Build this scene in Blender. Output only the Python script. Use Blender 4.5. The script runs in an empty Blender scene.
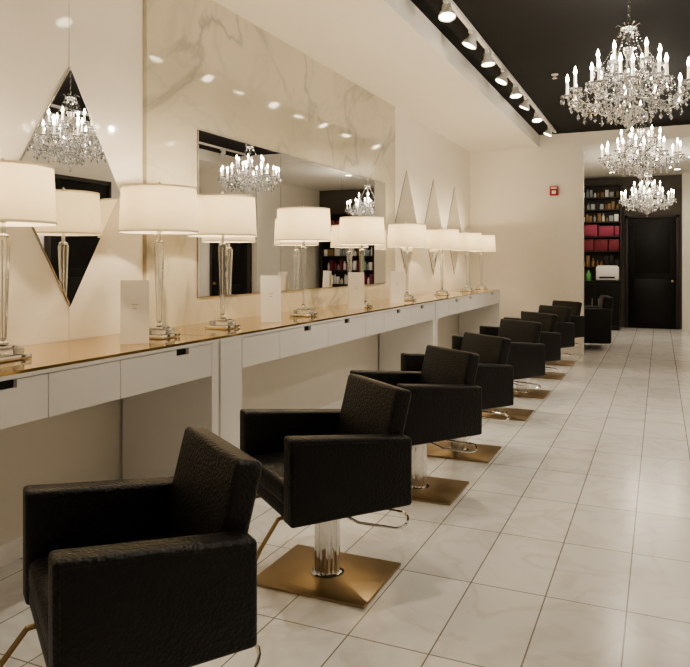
import bpy, bmesh, math, random
from mathutils import Vector, Matrix, Euler
random.seed(4)
scene = bpy.context.scene
C = scene.collection
rad = math.radians
scene.view_settings.view_transform = 'AgX'
try: scene.view_settings.look = 'AgX - Medium High Contrast'
except Exception: pass
scene.view_settings.exposure = 0.18
LC = (1.0, 0.90, 0.75)

# ------------------------------------------------------------------ materials
def new_mat(name):
    m = bpy.data.materials.new(name); m.use_nodes = True
    nt = m.node_tree
    b = nt.nodes['Principled BSDF']
    return m, nt, b

def mat(name, col, rough=0.5, metal=0.0, emit=None, es=0.0, bump=None, coat=0.0, var=0.04, trans=0.0, ior=1.5, spec=0.5):
    m, nt, b = new_mat(name)
    N = nt.nodes; L = nt.links
    b.inputs['Roughness'].default_value = rough
    b.inputs['Metallic'].default_value = metal
    b.inputs['Coat Weight'].default_value = coat
    b.inputs['Transmission Weight'].default_value = trans
    b.inputs['IOR'].default_value = ior
    b.inputs['Specular IOR Level'].default_value = spec
    tc = N.new('ShaderNodeTexCoord')
    nz = N.new('ShaderNodeTexNoise'); nz.inputs['Scale'].default_value = 6
    L.new(tc.outputs['Object'], nz.inputs['Vector'])
    mx = N.new('ShaderNodeMix'); mx.data_type = 'RGBA'
    mx.inputs['A'].default_value = (*[c*(1-var) for c in col], 1)
    mx.inputs['B'].default_value = (*[min(1, c*(1+var)) for c in col], 1)
    L.new(nz.outputs['Fac'], mx.inputs['Factor'])
    L.new(mx.outputs['Result'], b.inputs['Base Color'])
    if emit:
        b.inputs['Emission Color'].default_value = (*emit, 1)
        b.inputs['Emission Strength'].default_value = es
    if bump:
        kind, sc, st = bump
        if kind == 'noise':
            t = N.new('ShaderNodeTexNoise'); out = 'Fac'
        else:
            t = N.new('ShaderNodeTexVoronoi'); out = 'Distance'
        t.inputs['Scale'].default_value = sc
        L.new(tc.outputs['Object'], t.inputs['Vector'])
        bp = N.new('ShaderNodeBump'); bp.inputs['Strength'].default_value = st
        bp.inputs['Distance'].default_value = 0.004
        L.new(t.outputs[out], bp.inputs['Height'])
        L.new(bp.outputs['Normal'], b.inputs['Normal'])
    return m

def marble(name, base, base2, vein, scale, rough, vein_w=0.03, coat=0.0):
    m, nt, b = new_mat(name); N = nt.nodes; L = nt.links
    tc = N.new('ShaderNodeTexCoord')
    n1 = N.new('ShaderNodeTexNoise'); n1.inputs['Scale'].default_value = scale*1.3; n1.inputs['Detail'].default_value = 5
    L.new(tc.outputs['Object'], n1.inputs['Vector'])
    n2 = N.new('ShaderNodeTexNoise'); n2.inputs['Scale'].default_value = scale; n2.inputs['Detail'].default_value = 7
    n2.inputs['Distortion'].default_value = 1.0
    L.new(tc.outputs['Object'], n2.inputs['Vector'])
    def veins(node, w, amp):
        sub = N.new('ShaderNodeMath'); sub.operation = 'SUBTRACT'; sub.inputs[1].default_value = 0.5
        L.new(node.outputs['Fac'], sub.inputs[0])
        ab = N.new('ShaderNodeMath'); ab.operation = 'ABSOLUTE'; L.new(sub.outputs[0], ab.inputs[0])
        rp = N.new('ShaderNodeValToRGB')
        rp.color_ramp.elements[0].position = 0.0; rp.color_ramp.elements[0].color = (amp, amp, amp, 1)
        rp.color_ramp.elements[1].position = w; rp.color_ramp.elements[1].color = (0, 0, 0, 1)
        L.new(ab.outputs[0], rp.inputs[0])
        return rp
    r1 = veins(n2, vein_w, 1.0)
    n3 = N.new('ShaderNodeTexNoise'); n3.inputs['Scale'].default_value = scale*2.2; n3.inputs['Detail'].default_value = 6
    n3.inputs['Distortion'].default_value = 1.6
    L.new(tc.outputs['Object'], n3.inputs['Vector'])
    r2 = veins(n3, vein_w*2.0, 0.32)
    mxx = N.new('ShaderNodeMath'); mxx.operation = 'MAXIMUM'; L.new(r1.outputs[0], mxx.inputs[0]); L.new(r2.outputs[0], mxx.inputs[1])
    mx = N.new('ShaderNodeMix'); mx.data_type = 'RGBA'
    mx.inputs['A'].default_value = (*base, 1); mx.inputs['B'].default_value = (*base2, 1)
    L.new(n1.outputs['Fac'], mx.inputs['Factor'])
    ml = N.new('ShaderNodeMath'); ml.operation = 'MULTIPLY'; ml.use_clamp = True
    L.new(mxx.outputs[0], ml.inputs[0]); L.new(n1.outputs['Fac'], ml.inputs[1])
    mx2 = N.new('ShaderNodeMix'); mx2.data_type = 'RGBA'
    L.new(ml.outputs[0], mx2.inputs['Factor'])
    L.new(mx.outputs['Result'], mx2.inputs['A']); mx2.inputs['B'].default_value = (*vein, 1)
    L.new(mx2.outputs['Result'], b.inputs['Base Color'])
    b.inputs['Roughness'].default_value = rough
    b.inputs['Coat Weight'].default_value = coat
    b.inputs['Coat Roughness'].default_value = 0.02
    return m

def floor_mat():
    m, nt, b = new_mat('floor_tile'); N = nt.nodes; L = nt.links
    tc = N.new('ShaderNodeTexCoord')
    mp = N.new('ShaderNodeMapping'); mp.inputs['Location'].default_value = (0.123, 0.05, 0)
    L.new(tc.outputs['Object'], mp.inputs['Vector'])
    br = N.new('ShaderNodeTexBrick'); br.offset = 0.0; br.squash = 1.0
    br.inputs['Scale'].default_value = 1.0
    br.inputs['Brick Width'].default_value = 0.316
    br.inputs['Row Height'].default_value = 0.62
    br.inputs['Mortar Size'].default_value = 0.003
    br.inputs['Mortar Smooth'].default_value = 0.1
    br.inputs['Color1'].default_value = (0.79, 0.775, 0.745, 1)
    br.inputs['Color2'].default_value = (0.71, 0.695, 0.665, 1)
    br.inputs['Mortar'].default_value = (0.23, 0.21, 0.185, 1)
    L.new(mp.outputs[0], br.inputs['Vector'])
    n2 = N.new('ShaderNodeTexNoise'); n2.inputs['Scale'].default_value = 2.2; n2.inputs['Detail'].default_value = 9
    n2.inputs['Distortion'].default_value = 1.2
    L.new(tc.outputs['Object'], n2.inputs['Vector'])
    sub = N.new('ShaderNodeMath'); sub.operation = 'SUBTRACT'; sub.inputs[1].default_value = 0.5
    L.new(n2.outputs['Fac'], sub.inputs[0])
    ab = N.new('ShaderNodeMath'); ab.operation = 'ABSOLUTE'; L.new(sub.outputs[0], ab.inputs[0])
    rp = N.new('ShaderNodeValToRGB')
    rp.color_ramp.elements[0].position = 0.0; rp.color_ramp.elements[0].color = (0.90, 0.885, 0.865, 1)
    rp.color_ramp.elements[1].position = 0.06; rp.color_ramp.elements[1].color = (1, 1, 1, 1)
    L.new(ab.outputs[0], rp.inputs[0])
    mx = N.new('ShaderNodeMix'); mx.data_type = 'RGBA'; mx.blend_type = 'MULTIPLY'; mx.inputs['Factor'].default_value = 1
    L.new(br.outputs['Color'], mx.inputs['A']); L.new(rp.outputs[0], mx.inputs['B'])
    L.new(mx.outputs['Result'], b.inputs['Base Color'])
    b.inputs['Roughness'].default_value = 0.21
    bp = N.new('ShaderNodeBump'); bp.inputs['Strength'].default_value = 0.4; bp.inputs['Distance'].default_value = 0.003; bp.invert = True
    L.new(br.outputs['Fac'], bp.inputs['Height']); L.new(bp.outputs['Normal'], b.inputs['Normal'])
    return m

def shade_mat():
    m = bpy.data.materials.new('lamp_shade_fabric'); m.use_nodes = True
    nt = m.node_tree; N = nt.nodes; L = nt.links; N.clear()
    out = N.new('ShaderNodeOutputMaterial')
    d = N.new('ShaderNodeBsdfDiffuse'); d.inputs[0].default_value = (0.70, 0.65, 0.54, 1)
    t = N.new('ShaderNodeBsdfTranslucent')
    wv = N.new('ShaderNodeTexNoise'); wv.inputs['Scale'].default_value = 120
    mc = N.new('ShaderNodeMix'); mc.data_type = 'RGBA'
    mc.inputs['A'].default_value = (0.60, 0.50, 0.33, 1); mc.inputs['B'].default_value = (0.66, 0.56, 0.38, 1)
    L.new(wv.outputs['Fac'], mc.inputs['Factor']); L.new(mc.outputs['Result'], t.inputs[0])
    mx = N.new('ShaderNodeMixShader'); mx.inputs[0].default_value = 0.28
    L.new(d.outputs[0], mx.inputs[1]); L.new(t.outputs[0], mx.inputs[2])
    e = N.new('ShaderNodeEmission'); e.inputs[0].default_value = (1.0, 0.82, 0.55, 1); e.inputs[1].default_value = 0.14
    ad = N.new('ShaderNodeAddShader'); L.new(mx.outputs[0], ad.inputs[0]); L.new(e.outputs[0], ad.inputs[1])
    L.new(ad.outputs[0], out.inputs[0])
    return m

M_floor = floor_mat()
M_wall = mat('cream_wall_paint', (0.78, 0.735, 0.655), 0.6, bump=('noise', 60, 0.05), var=0.02)
M_soffit = mat('soffit_paint', (0.82, 0.79, 0.73), 0.7, var=0.02)
M_black_ceil = mat('black_ceiling_paint', (0.012, 0.012, 0.012), 0.8, spec=0.2)
M_gloss = mat('glossy_white_panel', (0.77, 0.73, 0.66), 0.06, coat=0.3, var=0.03)
M_marble = marble('beige_marble', (0.50, 0.46, 0.36), (0.66, 0.61, 0.50), (0.24, 0.23, 0.21), 0.55, 0.06, 0.022, 0.3)
M_mirror = mat('mirror_glass', (0.90, 0.90, 0.89), 0.01, metal=1.0, var=0.0)
M_edge = mat('mirror_edge', (0.45, 0.43, 0.40), 0.2, metal=0.7)
M_leather = mat('black_leather', (0.007, 0.0065, 0.0065), 0.42, bump=('voronoi', 95, 0.6), var=0.2, spec=0.32)
M_brass = mat('brushed_brass', (0.38, 0.28, 0.16), 0.36, metal=1.0, bump=('noise', 90, 0.05))
M_chrome = mat('chrome', (0.74, 0.73, 0.71), 0.10, metal=1.0)
M_white = mat('white_lacquer', (0.83, 0.805, 0.77), 0.28, var=0.015)
M_dark = mat('dark_recess', (0.012, 0.011, 0.010), 0.7)
M_gold = mat('gold_glass_top', (0.62, 0.43, 0.17), 0.09, metal=0.8, coat=0.2)
M_crystal = mat('crystal', (0.95, 0.96, 0.97), 0.02, trans=0.9, ior=1.45, var=0.0)
M_crystal2 = mat('crystal_facet', (0.90, 0.90, 0.90), 0.06, metal=0.9, var=0.0)
M_shade = shade_mat()
M_bulb = mat('bulb_glow', (1, 0.9, 0.7), 0.5, emit=(1.0, 0.85, 0.6), es=10)
M_bulb.cycles.emission_sampling = 'NONE'
M_flame = mat('candle_bulb_glow', (1, 0.9, 0.7), 0.5, emit=(1.0, 0.86, 0.66), es=30)
M_flame.cycles.emission_sampling = 'NONE'
M_candle = mat('candle_sleeve', (0.85, 0.8, 0.7), 0.4, emit=(1.0, 0.84, 0.62), es=1.0)
M_candle.cycles.emission_sampling = 'NONE'
M_spotface = mat('spot_lens_glow', (1, 0.95, 0.85), 0.5, emit=(1.0, 0.86, 0.62), es=12)
M_spotface.cycles.emission_sampling = 'NONE'
M_trackw = mat('white_metal', (0.7, 0.68, 0.64), 0.35)
M_card = mat('white_card', (0.84, 0.82, 0.78), 0.6)
M_print = mat('grey_print', (0.45, 0.43, 0.40), 0.6)
M_red = mat('red_plastic', (0.38, 0.015, 0.015), 0.4)
M_door = mat('black_door_paint', (0.006, 0.0055, 0.0055), 0.45, spec=0.3)
M_darkwall = mat('dark_brown_wall', (0.10, 0.085, 0.07), 0.6)
M_shelf = mat('dark_shelf', (0.03, 0.022, 0.018), 0.5)
M_pink = mat('pink_box', (0.34, 0.05, 0.10), 0.5)
M_redbox = mat('red_box', (0.20, 0.025, 0.04), 0.5)
M_green = mat('green_bottle', (0.15, 0.45, 0.12), 0.4)
M_bluew = mat('pale_bottle', (0.35, 0.40, 0.42), 0.4)
M_orange = mat('amber_bottle', (0.30, 0.18, 0.08), 0.4)

# ------------------------------------------------------------------ mesh builder
class B:
    def __init__(s): s.v = []; s.f = []; s.m = []; s.s = []; s.mats = []
    def mi(s, m):
        if m not in s.mats: s.mats.append(m)
        return s.mats.index(m)
    def add(s, vs, fs, m, smooth=False, M=None):
        o = len(s.v); k = s.mi(m)
        for v in vs:
            v = Vector(v)
            if M is not None: v = M @ v
            s.v.append(tuple(v))
        for f in fs:
            s.f.append([i+o for i in f]); s.m.append(k); s.s.append(smooth)
    def box(s, c, size, m, bevel=0, seg=2, M=None, rot=None, fn=None):
        bm = bmesh.new(); bmesh.ops.create_cube(bm, size=1)
        for v in bm.verts: v.co = Vector((v.co.x*size[0], v.co.y*size[1], v.co.z*size[2]))
        if bevel: bmesh.ops.bevel(bm, geom=bm.edges[:], offset=bevel, segments=seg, profile=0.5, affect='EDGES')
        T = Matrix.Translation(Vector(c))
        if rot is not None: T = T @ Euler(rot).to_matrix().to_4x4()
        vs = [T @ v.co for v in bm.verts]
        if fn: vs = [fn(v) for v in vs]
        bm.verts.index_update()
        fs = [[v.index for v in f.verts] for f in bm.faces]
        bm.free()
        s.add(vs, fs, m, bool(bevel), M)
    def lathe(s, prof, m, seg=24, c=(0, 0, 0), M=None, smooth=True, phase=0.0, flute=None):
        vs = []; fs = []; n = len(prof)
        for i in range(seg):
            a = 2*math.pi*i/seg + phase
            for r, z in prof:
                rr = r*(flute if (flute and i % 2) else 1)
                vs.append((c[0]+rr*math.cos(a), c[1]+rr*math.sin(a), c[2]+z))
        for i in range(seg):
            j = (i+1) % seg
            for k in range(n-1):
                fs.append([i*n+k, j*n+k, j*n+k+1, i*n+k+1])
        fs.append([i*n for i in range(seg)][::-1]); fs.append([i*n+n-1 for i in range(seg)])
        s.add(vs, fs, m, smooth, M)
    def shell(s, prof, m, seg=48, c=(0, 0, 0)):
        vs = []; fs = []; n = len(prof)
        for i in range(seg):
            a = 2*math.pi*i/seg
            for r, z in prof: vs.append((c[0]+r*math.cos(a), c[1]+r*math.sin(a), c[2]+z))
        for i in range(seg):
            j = (i+1) % seg
            for k in range(n):
                k2 = (k+1) % n
                fs.append([i*n+k, j*n+k, j*n+k2, i*n+k2])
        s.add(vs, fs, m, True)
    def sheet(s, prof, m, seg=64, c=(0, 0, 0)):
        vs = []; fs = []; n = len(prof)
        for i in range(seg):
            a = 2*math.pi*i/seg
            for r, z in prof: vs.append((c[0]+r*math.cos(a), c[1]+r*math.sin(a), c[2]+z))
        for i in range(seg):
            j = (i+1) % seg
            for k in range(n-1):
                fs.append([i*n+k, j*n+k, j*n+k+1, i*n+k+1])
        s.add(vs, fs, m, True)
    def tube(s, pts, r, m, seg=8, M=None):
        pts = [Vector(p) for p in pts]; n = len(pts)
        vs = []; fs = []; up = None
        for i, p in enumerate(pts):
            t = (pts[min(i+1, n-1)] - pts[max(i-1, 0)]).normalized()
            if up is None:
                up = Vector((0, 0, 1)) if abs(t.z) < 0.9 else Vector((1, 0, 0))
            x = t.cross(up).normalized(); y = x.cross(t).normalized(); up = y
            rr = r[i] if isinstance(r, (list, tuple)) else r
            for k in range(seg):
                a = 2*math.pi*k/seg
                vs.append(p + x*rr*math.cos(a) + y*rr*math.sin(a))
        for i in range(n-1):
            for k in range(seg):
                k2 = (k+1) % seg
                fs.append([i*seg+k, i*seg+k2, (i+1)*seg+k2, (i+1)*seg+k])
        fs.append(list(range(seg))[::-1]); fs.append([(n-1)*seg+k for k in range(seg)])
        s.add(vs, fs, m, True, M)
    def drop(s, p, r, h, m, h2=None):
        x, y, z = p; h2 = h2 if h2 is not None else h*0.35
        a0 = random.random()*1.5
        vs = [(x, y, z)]
        zz = z-(h-h2)
        for k in range(5): vs.append((x+r*math.cos(a0+k*1.2566), y+r*math.sin(a0+k*1.2566), zz))
        vs.append((x, y, z-h))
        fs = []
        for k in range(5):
            a = 1+k; b = 1+(k+1) % 5
            fs.append([0, a, b]); fs.append([6, b, a])
        s.add(vs, fs, m, False)
    def obj(s, name, loc=(0, 0, 0)):
        me = bpy.data.meshes.new(name); me.from_pydata(s.v, [], s.f)
        for m in s.mats: me.materials.append(m)
        me.polygons.foreach_set('material_index', s.m)
        me.polygons.foreach_set('use_smooth', s.s)
        me.update()
        bm = bmesh.new(); bm.from_mesh(me); bmesh.ops.recalc_face_normals(bm, faces=bm.faces[:]); bm.to_mesh(me); bm.free()
        if any(s.s):
            try: me.set_sharp_from_angle(angle=rad(40))
            except Exception: pass
        o = bpy.data.objects.new(name, me); o.location = loc; C.objects.link(o)
        return o

def boxobj(name, lo, hi, m, bevel=0):
    b = B(); c = [(a+d)/2 for a, d in zip(lo, hi)]; sz = [d-a for a, d in zip(lo, hi)]
    b.box((0, 0, 0), sz, m, bevel)
    return b.obj(name, c)

def light(kind, name, loc, energy, col, size=0.05, parent=None, aim=None, angle=60, blend=0.6):
    l = bpy.data.lights.new(name, kind); l.energy = energy; l.color = col
    if kind in ('POINT', 'SPOT'): l.shadow_soft_size = size
    if kind == 'SPOT': l.spot_size = rad(angle); l.spot_blend = blend
    o = bpy.data.objects.new(name, l); C.objects.link(o); o.location = loc
    if aim is not None:
        o.rotation_euler = (Vector(aim)-Vector(loc)).to_track_quat('-Z', 'Y').to_euler()
    if parent is not None:
        o.parent = parent; o.matrix_parent_inverse = Matrix.Translation(-Vector(parent.location))
    return o

WX = -2.78      # left wall
RX = 2.5        # right wall
FY = 11.16      # far wall
NY = -2.2
CZ = 3.35
SZ = 3.16
BY = 16.3
BCZ = 3.22
# ------------------------------------------------------------------ room
fl = boxobj('floor', (WX-0.1, NY-0.1, -0.1), (RX+0.1, BY+0.1, 0), M_floor)
off = Vector(fl.location); fl.data.transform(Matrix.Translation(off)); fl.location = (0, 0, 0)
boxobj('wall_left', (WX-0.12, NY-0.1, 0), (WX, FY+0.15, CZ+0.1), M_wall)
boxobj('wall_right', (RX, NY-0.1, 0), (RX+0.12, FY+0.15, CZ+0.1), M_wall)
boxobj('wall_near', (WX, NY-0.12, 0), (RX, NY, CZ+0.1), M_wall)
b = B()
def bx(b, lo, hi, m, bevel=0):
    b.box([(a+d)/2 for a, d in zip(lo, hi)], [d-a for a, d in zip(lo, hi)], m, bevel)
bx(b, (WX, FY, 0), (-1.057, FY+0.15, CZ+0.1), M_wall)
bx(b, (-1.057, FY, 3.17), (1.25, FY+0.15, CZ+0.1), M_wall)
bx(b, (1.25, FY, 0), (RX, FY+0.15, CZ+0.1), M_wall)
b.obj('wall_far')
boxobj('ceiling', (WX, NY, CZ), (RX, FY, CZ+0.1), M_black_ceil)
boxobj('ceiling_soffit', (WX, NY, SZ), (-1.70, FY, CZ), M_soffit)
boxobj('ceiling_soffit', (1.75, NY, SZ), (RX, FY, CZ), M_soffit)
boxobj('baseboard_left', (WX, NY, 0), (WX+0.015, FY, 0.09), M_white)
boxobj('baseboard_far', (WX+0.02, FY-0.015, 0), (-1.06, FY, 0.09), M_white)
boxobj('baseboard_right', (RX-0.015, NY, 0), (RX, FY, 0.09), M_white)
boxobj('wall_back_room', (-2.0, BY, 0), (RX, BY+0.12, 3.4), M_darkwall)
boxobj('wall_back_room_left', (-2.1, FY+0.15, 0), (-2.0, BY, 3.4), M_wall)
boxobj('wall_back_room_right', (RX, FY+0.15, 0), (RX+0.1, BY, 3.4), M_wall)
boxobj('ceiling_back_room', (-2.0, FY+0.15, BCZ), (RX, BY, BCZ+0.1), M_soffit)
boxobj('trim_column', (0.41, BY-0.35, 0), (0.85, BY, BCZ), M_wall)

# ------------------------------------------------------------------ left wall panels & mirrors
PX = WX
b = B()
bx(b, (PX, -1.6, 1.0), (PX+0.012, 0.9, SZ), M_gloss)
bx(b, (PX, 0.904, 1.0), (PX+0.012, 2.738, SZ), M_gloss)
bx(b, (PX, 2.742, 1.0), (PX+0.012, 3.30, SZ), M_gloss)
b.obj('glossy_wall_panel')
b = B()
bx(b, (PX, 3.32, 1.0), (PX+0.03, 7.58, SZ), M_marble, 0)
b.obj('marble_wall_panel')
b = B()
bx(b, (PX+0.031, 3.81, 1.17), (PX+0.037, 7.24, 2.26), M_edge)
for y0, y1 in ((3.813, 4.90), (4.904, 6.058), (6.062, 7.237)):
    bx(b, (PX+0.037, y0, 1.173), (PX+0.043, y1, 2.257), M_mirror)
b.obj('wall_mirror')
def diamond(x, y, zc=1.785, hw=0.37, hh=0.615):
    b = B()
    def prism(hw, hh, x0, x1, m):
        vs = []
        for xx in (x0, x1):
            vs += [(xx, 0, hh), (xx, hw, 0), (xx, 0, -hh), (xx, -hw, 0)]
        b.add(vs, [[0, 1, 2, 3], [7, 6, 5, 4], [0, 4, 5, 1], [1, 5, 6, 2], [2, 6, 7, 3], [3, 7, 4, 0]], m)
    prism(hw, hh, 0, 0.006, M_edge); prism(hw-0.006, hh-0.010, 0.006, 0.010, M_mirror)
    b.obj('diamond_mirror', (x, y, zc))
diamond(PX+0.013, 2.74)
diamond(PX+0.013, 0.9)
for y in (8.05, 9.14, 10.2): diamond(PX+0.001, y, 1.86, 0.40, 0.64)

# ------------------------------------------------------------------ counters
CX = -2.16; CH = 1.0
def counter(y0, y1, legs, units):
    b = B()
    yo = y0
    def P(y): return y - yo
    X0 = WX+0.016 - CX
    bx(b, (X0, P(y0), 0.80), (-0.03, P(y1), 0.972), M_white)
    bx(b, (-0.03, P(y0), 0.80), (-0.022, P(y1), 0.968), M_dark)
    bx(b, (X0, P(y0), 0.972), (0, P(y1), 0.988), M_white)
    bx(b, (X0, P(y0), 0.988), (0, P(y1), 1.0), M_gold)
    for a, c in legs: bx(b, (X0, P(a), 0), (-0.002, P(c), 0.972), M_white)
    for a, c, notch in units:
        a += 0.002; c -= 0.002
        x0, x1, z0, z1 = -0.022, -0.002, 0.80, 0.969
        if notch is None:
            bx(b, (x0, P(a), z0), (x1, P(c), z1), M_white)
        else:
            n0, n1 = notch-0.05, notch+0.05
            bx(b, (x0, P(a), z0), (x1, P(n0), z1), M_white)
            bx(b, (x0, P(n1), z0), (x1, P(c), z1), M_white)
            bx(b, (x0, P(n0), z0), (x1, P(n1), z1-0.032), M_white)
    return b.obj('station_counter', (CX, yo, 0))
counter(-1.3, 3.195, [(3.13, 3.19), (-1.29, -1.23)],
        [(-1.23, -0.46, -0.62), (-0.46, 0.24, 0.0), (0.24, 0.64, None), (0.64, 1.345, 1.1), (1.345, 2.035, 1.84), (2.035, 2.436, None), (2.436, 3.128, 2.88)])
counter(3.205, 7.19, [(3.21, 3.42), (7.12, 7.18)],
        [(3.425, 3.86, None), (3.86, 4.56, 4.24), (4.56, 5.26, 4.90), (5.26, 5.68, None), (5.68, 6.40, 6.05), (6.40, 7.115, 6.75)])
counter(7.2, 10.5, [(7.21, 7.27), (10.43, 10.49)],
        [(7.28, 7.70, None), (7.70, 8.38, 8.05), (8.38, 9.06, 8.72), (9.06, 9.5, None), (9.5, 10.42, 9.95)])

# ------------------------------------------------------------------ table lamps
def lamp_mesh():
    b = B()
    b.box((0, 0, 0.011), (0.155, 0.155, 0.020), M_chrome, 0.002)
    b.box((0, 0, 0.034), (0.115, 0.115, 0.024), M_crystal, 0.002)
    b.box((0, 0, 0.053), (0.080, 0.080, 0.012), M_chrome, 0.002)
    b.lathe([(0.010, 0.059), (0.022, 0.062), (0.022, 0.07), (0.012, 0.08), (0.016, 0.088)], M_chrome, 16)
    r2 = math.sqrt(2)
    b.lathe([(0.011*r2, 0.088), (0.023*r2, 0.49), (0.020*r2, 0.50)], M_crystal, 4, phase=math.pi/4+0.45, smooth=False)
    b.lathe([(0.0035, 0.09), (0.0035, 0.489)], M_chrome, 8)
    b.lathe([(0.022, 0.50), (0.024, 0.508), (0.010, 0.515), (0.010, 0.56), (0.018, 0.565), (0.018, 0.61), (0.012, 0.62)], M_chrome, 16)
    b.lathe([(0.012, 0.62), (0.028, 0.655), (0.030, 0.67), (0.02, 0.69), (0.004, 0.70)], M_bulb, 12)
    for sgn in (-1, 1):
        b.tube([(0, sgn*0.015, 0.60), (0, sgn*0.05, 0.65), (0, sgn*0.045, 0.73), (0, 0, 0.78)], 0.0025, M_chrome, 6)
    b.lathe([(0.004, 0.78), (0.006, 0.80), (0.012, 0.808), (0.008, 0.82), (0.001, 0.825)], M_chrome, 12)
    for k in range(3):
        a = k*2.094
        b.tube([(0, 0, 0.780), (0.19*math.cos(a), 0.19*math.sin(a), 0.782)], 0.002, M_chrome, 6)
    b.sheet([(0.205, 0.557), (0.201, 0.63), (0.198, 0.71), (0.194, 0.79)], M_shade, 64)
    for r, z in ((0.206, 0.559), (0.195, 0.788)):
        b.shell([(r+0.001, z-0.005), (r+0.0006, z+0.005), (r-0.003, z+0.005), (r-0.003, z-0.005)], M_shade, 64)
    return b
lm = lamp_mesh()
first = None
for x, y in ((-2.41, -0.3), (-2.41, 0.75), (-2.455, 2.075), (-2.42, 3.02), (-2.41, 3.6), (-2.41, 4.66), (-2.41, 5.78), (-2.41, 7.0), (-2.41, 8.3), (-2.41, 9.5), (-2.41, 10.36)):
    if first is None:
        first = lm.obj('table_lamp', (x, y, CH+0.001)); o = first
    else:
        o = bpy.data.objects.new('table_lamp', first.data); C.objects.link(o); o.location = (x, y, CH+0.001)
    light('POINT', 'lamp_light', (x, y, CH+0.728), 10.0, (1.0, 0.81, 0.56), 0.02, parent=o)

# ------------------------------------------------------------------ cards
for y, x, r in ((2.76, -2.36, 40), (4.09, -2.36, 35), (5.58, -2.38, 30), (6.55, -2.36, 35)):
    b = B()
    b.box((0, -0.018, 0.155), (0.135, 0.003, 0.31), M_card, rot=(rad(-3.5), 0, 0))
    b.box((0, 0.018, 0.155), (0.135, 0.003, 0.31), M_card, rot=(rad(3.5), 0, 0))
    for i in range(2):
        b.box((0, -0.0212+0.0006*i, 0.19-0.02*i+0.002), (0.03-0.01*(i % 2), 0.001, 0.004), M_print, rot=(rad(-3.5), 0, 0))
    o = b.obj('menu_card', (x, y, CH+0.001)); o.rotation_euler = (0, 0, rad(r))

# ------------------------------------------------------------------ salon chairs
def chair(loc, a, AL=0.55):
    b = B()
    R = Matrix.Rotation(rad(-(90-a)), 4, 'Z')
    b.box((0, 0, 0.0075), (0.54, 0.45, 0.013), M_brass, 0.003)
    b.lathe([(0.075, 0.014), (0.075, 0.02), (0.062, 0.026)], M_chrome, 32)
    b.lathe([(0.057, 0.02), (0.057, 0.33)], M_chrome, 36, flute=0.92, smooth=False)
    b.lathe([(0.07, 0.31), (0.07, 0.335), (0.10, 0.345), (0.10, 0.362)], M_dark, 24)
    R = R @ Matrix.Translation((0, -0.02-(AL-0.53)/2, 0))
    b.box((0, -0.01, 0.371), (0.46, 0.42, 0.02), M_dark, M=R)
    def slope(v):
        v = v.copy()
        if v.z > 0.5: v.z -= 0.09*v.y
        else: v.z += 0.02*v.y
        return v
    h = AL/2
    for sx in (-1, 1):
        b.box((sx*0.285, 0.0, 0.528), (0.09, AL, 0.317), M_leather, 0.014, 3, M=R, fn=slope)
        b.tube([(sx*0.3295, -h+0.015, 0.38), (sx*0.3295, -h+0.015, 0.69), (sx*0.3295, h-0.015, 0.648)], 0.002, M_leather, 6, M=R)
    b.box((0, -0.012, 0.40), (0.484, AL-0.04, 0.06), M_leather, 0.012, 2, M=R)
    b.box((0, -0.025, 0.465), (0.478, AL-0.06, 0.10), M_leather, 0.03, 4, M=R)
    b.box((0, h-0.04, 0.616), (0.484, 0.085, 0.475), M_leather, 0.018, 4, M=R, rot=(rad(-14), 0, 0))
    for sx in (-1, 1):
        b.tube([(sx*0.15, -0.12, 0.355), (sx*0.15, -0.26, 0.345), (sx*0.16, -0.34, 0.24), (sx*0.165, -0.39, 0.15)], 0.009, M_brass, 8, M=R)
    b.tube([(-0.165, -0.39, 0.15), (0.165, -0.39, 0.15)], 0.012, M_brass, 8, M=R)
    R2 = Matrix.Rotation(rad(108), 4, 'Z')
    pts = [(-0.10, -0.03, 0.335), (-0.11, -0.15, 0.28), (-0.11, -0.31, 0.262)]
    for k in range(1, 8):
        t = math.pi*k/8
        pts.append((-0.11*math.cos(t), -0.31-0.05*math.sin(t), 0.262))
    pts += [(0.11, -0.31, 0.262), (0.11, -0.15, 0.28), (0.10, -0.03, 0.335)]
    b.tube(pts, 0.006, M_chrome, 8, M=R2)
    return b.obj('salon_chair', loc)
CXX = -1.35
for x, y, a, al in ((-1.385, 1.62, 54, 0.51), (-1.36, 2.86, 50, .55), (-1.37, 4.18, 51, .55), (-1.36, 5.12, 51, .55), (CXX, 6.55, 54, .55), (CXX, 7.65, 52, .55), (CXX, 8.95, 54, .55), (CXX, 10.15, 53, .55)):
    chair((x, y, 0.0005), a, al)

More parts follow.
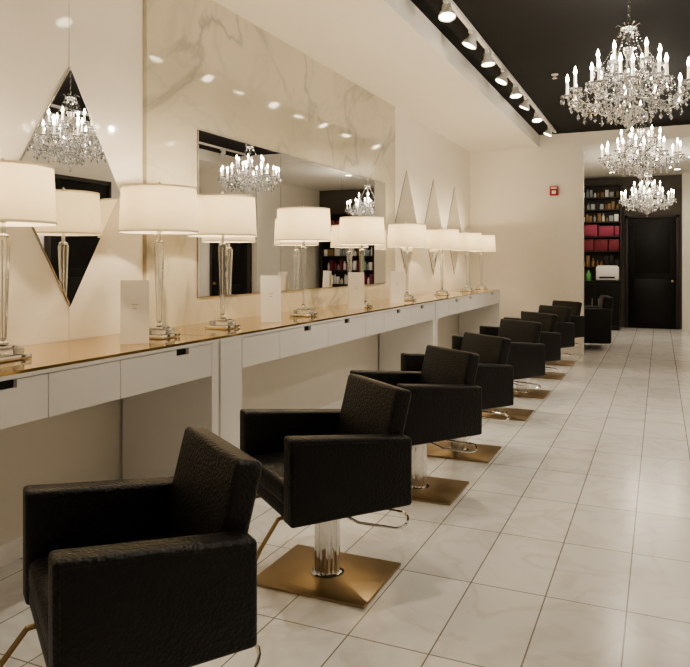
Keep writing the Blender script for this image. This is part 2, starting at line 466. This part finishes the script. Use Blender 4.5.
# ------------------------------------------------------------------ chandeliers
def chandelier_mesh(H=1.06):
    b = B()
    b.lathe([(0.004, 0.03), (0.03, 0.05), (0.032, 0.07), (0.012, 0.09), (0.05, 0.12), (0.085, 0.16), (0.09, 0.175), (0.03, 0.18),
             (0.018, 0.22), (0.045, 0.26), (0.05, 0.29), (0.02, 0.32), (0.018, 0.36), (0.05, 0.41), (0.055, 0.43), (0.02, 0.46),
             (0.016, 0.52), (0.035, 0.57), (0.04, 0.59), (0.015, 0.63), (0.012, 0.70), (0.05, 0.72), (0.055, 0.73), (0.01, 0.745)], M_crystal2, 14)
    b.drop((0, 0, 0.04), 0.018, 0.045, M_crystal)
    b.lathe([(0.006, 0.74), (0.006, H-0.05)], M_crystal2, 8)
    for k in range(int((H-0.05-0.76)/0.03)):
        z = 0.77+k*0.03
        pts = [(0.009*math.cos(t)*(1 if k % 2 else 0.2), 0.009*math.cos(t)*(0.2 if k % 2 else 1), z+0.018*math.sin(t)) for t in [i*math.pi/4 for i in range(9)]]
        b.tube(pts, 0.003, M_chrome, 5)
    b.lathe([(0.015, H-0.06), (0.05, H-0.03), (0.065, H-0.002)], M_chrome, 20)
    def tier(n, R, z0, zdip, zend, ph, candle, r_t=0.0065):
        ends = []
        for k in range(n):
            a = 2*math.pi*k/n + ph; ca, sa = math.cos(a), math.sin(a)
            prof = [(0.03, z0), (R*0.25, z0+0.02), (R*0.42, (z0+zdip)/2), (R*0.62, zdip), (R*0.82, zdip+0.01), (R*0.96, (zdip+zend)/2), (R, zend)]
            b.tube([(r*ca, r*sa, z) for r, z in prof], r_t, M_crystal2, 6)
            x, y = R*ca, R*sa
            ends.append((x, y, zend))
            b.lathe([(0.008, zend-0.012), (0.03, zend-0.004), (0.046, zend+0.006), (0.044, zend+0.009), (0.012, zend+0.004)], M_crystal, 10, c=(x, y, 0))
            b.lathe([(0.010, zend), (0.014, zend+0.015), (0.0095, zend+0.02), (0.0095, zend+candle)], M_candle, 8, c=(x, y, 0))
            b.lathe([(0.005, zend+candle), (0.0115, zend+candle+0.014), (0.012, zend+candle+0.024), (0.006, zend+candle+0.045), (0.001, zend+candle+0.06)], M_flame, 8, c=(x, y, 0))
            for j in range(7):
                t = j*math.pi*2/7+a
                px, py = x+0.042*math.cos(t), y+0.042*math.sin(t)
                b.drop((px, py, zend+0.004), 0.006, 0.016, M_crystal2, 0.008)
                b.drop((px, py, zend-0.012), 0.0105, 0.046, M_crystal2 if j % 2 else M_crystal)
            for rr, zz, hh in ((R*0.62, zdip-0.006, 0.05), (R*0.82, zdip, 0.06), (R*0.42, (z0+zdip)/2-0.006, 0.045)):
                b.drop((rr*ca, rr*sa, zz), 0.007, 0.018, M_crystal2, 0.009)
                b.drop((rr*ca, rr*sa, zz-0.018), 0.013, hh, M_crystal2 if k % 2 else M_crystal)
        return ends
    lo = tier(12, 0.405, 0.24, 0.185, 0.285, 0.1, 0.10)
    mid = tier(6, 0.25, 0.30, 0.27, 0.35, 0.36, 0.09)
    up = tier(6, 0.20, 0.42, 0.40, 0.46, 0.1, 0.085)
    def swag(p, q, sag, n, m, r=0.0065, drops=True):
        p = Vector(p); q = Vector(q)
        for i in range(n+1):
            t = i/n
            v = p.lerp(q, t); v.z -= sag*4*t*(1-t)
            b.drop((v.x, v.y, v.z+r), r, r*2.1, m, r*1.05)
            if drops and i == n//2:
                b.drop((v.x, v.y, v.z-r), 0.012, 0.048, M_crystal2)
    n = len(lo)
    for k in range(n):
        swag(lo[k], lo[(k+1) % n], 0.05, 10, M_crystal2)
        swag(lo[k], (0.05*math.cos(2*math.pi*k/n+0.1), 0.05*math.sin(2*math.pi*k/n+0.1), 0.44), 0.06, 16, M_crystal2, 0.0055, False)
        a = 2*math.pi*k/n
        swag((0.16*math.cos(a), 0.16*math.sin(a), 0.20), (0.02*math.cos(a), 0.02*math.sin(a), 0.07), 0.035, 10, M_crystal2, 0.0065, False)
        b.drop((0.088*math.cos(a), 0.088*math.sin(a), 0.165), 0.012, 0.05, M_crystal)
        for q, (rr, zz) in enumerate(((0.16, 0.20), (0.22, 0.215), (0.30, 0.20), (0.12, 0.135), (0.34, 0.235), (0.27, 0.26))):
            b.drop((rr*math.cos(a+.26*(q % 2)), rr*math.sin(a+.26*(q % 2)), zz), 0.013, 0.06, M_crystal2 if (k+q) % 3 else M_crystal)
    for k in range(6):
        swag(up[k], up[(k+1) % 6], 0.04, 9, M_crystal2)
        a = 2*math.pi*k/6+0.1
        swag(up[k], (0.05*math.cos(a), 0.05*math.sin(a), 0.725), 0.03, 16, M_crystal2, 0.006, False)
        swag(mid[k], mid[(k+1) % 6], 0.05, 10, M_crystal2)
        b.drop((0.055*math.cos(a), 0.055*math.sin(a), 0.72), 0.011, 0.05, M_crystal2)
        b.drop((0.055*math.cos(a+.5), 0.055*math.sin(a+.5), 0.44), 0.011, 0.05, M_crystal2)
        b.drop((0.11*math.cos(a+.5), 0.11*math.sin(a+.5), 0.43), 0.011, 0.05, M_crystal2)
        b.tube([(0.02*math.cos(a), 0.02*math.sin(a), 0.73), (0.07*math.cos(a), 0.07*math.sin(a), 0.76), (0.085*math.cos(a), 0.085*math.sin(a), 0.745)], [0.004, 0.004, 0.002], M_crystal2, 5)
    return b, lo, up
cm, lo_e, up_e = chandelier_mesh()
ch0 = cm.obj('chandelier', (-0.2, 5.28, CZ-1.061))
chs = [ch0]
for loc in ((-0.2, 8.56, CZ-1.061), (-0.2, 12.95, BCZ-1.061), (-0.2, 1.9, CZ-1.061)):
    o = bpy.data.objects.new('chandelier', ch0.data); C.objects.link(o); o.location = loc; chs.append(o)
for o in chs:
    l = Vector(o.location)
    for k in (0, 4, 8):
        e = Vector(lo_e[k]); light('POINT', 'candle_light', l+e+Vector((0, 0, 0.175)), 9, LC, 0.012, parent=o)
    e = Vector(up_e[1]); light('POINT', 'candle_light', l+e+Vector((0, 0, 0.16)), 9, LC, 0.012, parent=o)

# ------------------------------------------------------------------ track lighting
def track(x, ys, y0, y1, dxs, energy):
    b = B()
    bx(b, (-0.018, y0, CZ-0.03), (0.018, y1, CZ-0.001), M_trackw)
    lights = []
    for i, y in enumerate(ys):
        b.lathe([(0.012, CZ-0.09), (0.012, CZ-0.03)], M_trackw, 8, c=(0, y, 0))
        b.box((0, y, CZ-0.045), (0.035, 0.10, 0.03), M_trackw, 0.004)
        d = Vector((dxs[i % len(dxs)], -0.25+0.1*(i % 3), -1)).normalized()
        q = d.to_track_quat('Z', 'Y').to_matrix().to_4x4()
        M = Matrix.Translation((0, y, CZ-0.105)) @ q
        b.lathe([(0.02, -0.06), (0.034, -0.045), (0.038, 0.0), (0.060, 0.03), (0.066, 0.055), (0.062, 0.056), (0.055, 0.048)], M_trackw, 20, M=M)
        b.lathe([(0.053, 0.046), (0.053, 0.052)], M_spotface, 20, M=M)
        lights.append((y, d))
    o = b.obj('track_light', (x, 0, 0))
    for y, d in lights:
        p = Vector((x, y, CZ-0.105)) + d*0.075
        light('SPOT', 'track_spot', p, energy, LC, 0.02, parent=o, aim=p+d, angle=80, blend=0.9)
track(-1.43, (1.0, 2.6, 4.0, 5.05, 5.8, 6.4, 7.1, 7.75, 8.4, 9.2, 10.3), 0.0, 10.9, (-0.45, 0.1), 52)  # nearest heads lie out of view, added for their light
track(1.35, (1.2, 3.6, 5.4, 7.2, 8.8, 10.2), 0.3, 10.9, (-0.5, 0.55), 115)  # unseen second track, added to brighten aisle floor and right side
b = B(); b.lathe([(0.035, 0), (0.035, -0.008), (0.012, -0.012), (0.01, -0.04), (0.025, -0.042), (0.025, -0.045)], M_trackw, 16)
b.obj('ceiling_sprinkler', (-1.0, 7.6, CZ-0.001))
b = B()
b.box((0, 0, 0), (0.125, 0.05, 0.14), M_red, 0.008); b.box((0, -0.028, -0.02), (0.06, 0.012, 0.05), M_card, 0.004)
b.box((0, -0.027, 0.045), (0.09, 0.008, 0.02), M_card, 0.002)
b.obj('fire_alarm_strobe', (-1.475, FY-0.0245, 2.48))

# ------------------------------------------------------------------ doors
def door(name, loc, w, h, rz=0):
    b = B()
    b.box((0, 0, h/2), (w, 0.05, h), M_door, 0.004)
    for z0, z1 in ((0.12, 0.45*h), (0.5*h, h-0.12)):
        b.box((0, -0.028, (z0+z1)/2), (w-0.24, 0.012, z1-z0), M_door, 0.005)
    for sx in (-1, 1): b.box((sx*(w/2+0.035), -0.005, h/2+0.03), (0.06, 0.07, h+0.06), M_shelf, 0.003)
    b.box((0, -0.005, h+0.035), (w+0.13, 0.07, 0.06), M_shelf, 0.003)
    b.lathe([(0.012, 0), (0.012, 0.04), (0.028, 0.05), (0.028, 0.07), (0.01, 0.078)], M_brass, 16, M=Matrix.Translation((w/2-0.07, -0.025, 1.0)) @ Matrix.Rotation(rad(90), 4, 'X'))
    o = b.obj(name, loc); o.rotation_euler = (0, 0, rz)
door('door_1', (-0.16, BY-0.035, 0.001), 0.92, 2.32)
door('door_2', (RX-0.035, 8.1, 0.001), 1.15, 2.6, rad(-90))
door('door_3', (1.80, FY-0.035, 0.001), 0.75, 2.2)

# ------------------------------------------------------------------ back room shelving
def shelving(name, lo, hi, zs, M_items, seed, nm2):
    w = hi[0]-lo[0]; dep = hi[1]-lo[1]
    b = B()
    bx(b, (0, dep-0.02, zs[0]-0.04), (w, dep, zs[-1]), M_shelf)
    for x in (0, w-0.03): bx(b, (x, 0, zs[0]-0.04), (x+0.03, dep-0.02, zs[-1]), M_shelf)
    for z in zs: bx(b, (0.03, 0, z-0.025), (w-0.03, dep-0.02, z), M_shelf)
    b.obj(name, (lo[0], lo[1], 0))
    random.seed(seed)
    p = B()
    for i, z in enumerate(zs[:-1]):
        x = 0.07; gap = zs[i+1]-z-0.03
        mats, big = M_items[i % len(M_items)]
        while x < w-0.12:
            m = random.choice(mats)
            if big:
                ww = min(random.uniform(0.22, 0.34), w-0.05-x); hh = random.uniform(0.7, 0.9)*gap
                p.box((x+ww/2, dep*0.4, z+hh/2+0.002), (ww, 0.18, hh), m, 0.012)
            else:
                ww = random.uniform(0.05, 0.09); hh = random.uniform(0.4, 0.8)*gap
                if random.random() < 0.5:
                    p.box((x+ww/2, dep*0.4, z+hh/2+0.002), (ww, 0.09, hh), m, 0.003)
                else:
                    r = ww/2.3
                    p.lathe([(r*0.9, 0.002), (r, 0.01), (r, hh*0.7), (r*0.45, hh*0.8), (r*0.45, hh)], m, 12, c=(x+ww/2, dep*0.4, z))
            x += ww+random.uniform(0.005, 0.03)
    p.obj(nm2, (lo[0], lo[1], 0))
shelving('product_shelf', (-1.62, BY-0.33, 0), (-0.74, BY-0.002, 0),
         [1.30, 1.64, 1.95, 2.26, 2.52, 2.78, 3.05],
         [([M_orange, M_shelf], False), ([M_pink, M_redbox], True), ([M_pink, M_redbox], True), ([M_bluew, M_orange, M_card], False), ([M_shelf, M_bluew, M_orange], False), ([M_bluew, M_card, M_orange], False)], 3, 'shelf_products')
shelving('product_shelf', (0.88, BY-0.33, 0), (2.3, BY-0.002, 0),
         [0.5, 0.85, 1.2, 1.55, 1.9, 2.25, 2.6],
         [([M_card, M_orange, M_green], False), ([M_pink, M_card], False), ([M_card, M_bluew, M_redbox], False), ([M_bluew, M_orange, M_card], False)], 5, 'shelf_products')
b = B()
bx(b, (-0.5, -0.25, 0.08), (0.45, 0.25, 0.96), M_shelf); bx(b, (-0.52, -0.28, 0.96), (0.47, 0.25, 1.0), M_door)
bx(b, (-0.48, -0.22, 0), (0.43, 0.25, 0.08), M_dark)
for k in range(2):
    bx(b, (-0.49+k*0.47, -0.262, 0.10), (-0.03+k*0.47, -0.25, 0.94), M_door)
    b.tube([(-0.08+k*0.12, -0.285, 0.5), (-0.08+k*0.12, -0.285, 0.65)], 0.006, M_chrome, 8)
b.obj('storage_cabinet', (-1.2, BY-0.62, 0.001))
b = B()
b.box((0, 0, 0.16), (0.44, 0.32, 0.28), M_card, 0.02); b.box((0, -0.165, 0.08), (0.3, 0.02, 0.03), M_dark); b.box((0, 0, 0.31), (0.38, 0.26, 0.03), M_trackw, 0.006)
b.box((0, -0.02, 0.012), (0.36, 0.26, 0.022), M_dark)
b.obj('desktop_printer', (-1.0, BY-0.63, 1.003))
b = B(); b.lathe([(0.04, 0), (0.045, 0.01), (0.045, 0.15), (0.02, 0.18), (0.02, 0.21), (0.006, 0.22)], M_green, 16)
b.obj('spray_bottle', (-1.37, BY-0.68, 1.003))

# ------------------------------------------------------------------ black armchair by the opening
b = B()
b.box((0, 0.0, 0.27), (0.62, 0.66, 0.26), M_leather, 0.03, 3)
for sx in (-1, 1): b.box((sx*0.31, 0, 0.38), (0.12, 0.72, 0.56), M_leather, 0.035, 3)
b.box((0, -0.03, 0.44), (0.5, 0.56, 0.14), M_leather, 0.04, 3)
b.box((0, 0.29, 0.52), (0.62, 0.16, 0.66), M_leather, 0.045, 3, rot=(rad(-6), 0, 0))
for sx in (-1, 1):
    for sy in (-1, 1): b.lathe([(0.018, 0), (0.024, 0.14)], M_chrome, 10, c=(sx*0.28, sy*0.28, 0))
o = b.obj('leather_armchair', (-1.12, 12.25, 0.001)); o.rotation_euler = (0, 0, rad(-80))

b = B()
BL = ((-0.9, 13.6), (0.5, 13.6), (-0.9, 15.3), (0.3, 15.3))
for x, y in BL:
    b.lathe([(0.08, -0.004), (0.085, 0)], M_trackw, 24, c=(x, y, 0)); b.lathe([(0.06, -0.006), (0.06, -0.004)], M_spotface, 24, c=(x, y, 0))
o = b.obj('recessed_downlight', (0, 0, BCZ-0.001))
for x, y in BL:
    light('SPOT', 'downlight_spot', (x, y, BCZ-0.02), 32, LC, 0.05, parent=o, aim=(x, y, 0), angle=130, blend=0.9)

# ------------------------------------------------------------------ world, camera
w = bpy.data.worlds.new('World'); scene.world = w; w.use_nodes = True
w.node_tree.nodes['Background'].inputs[0].default_value = (0.02, 0.018, 0.015, 1)
cam = bpy.data.cameras.new('camera'); co = bpy.data.objects.new('camera', cam); C.objects.link(co)
cam.sensor_width = 36; cam.lens = 708/690*36; cam.shift_y = -71.5/690
cam.clip_end = 60; cam.clip_start = 0.05
co.location = (0, 0, 1.4); co.rotation_euler = (rad(90), 0, rad(24))
scene.camera = co
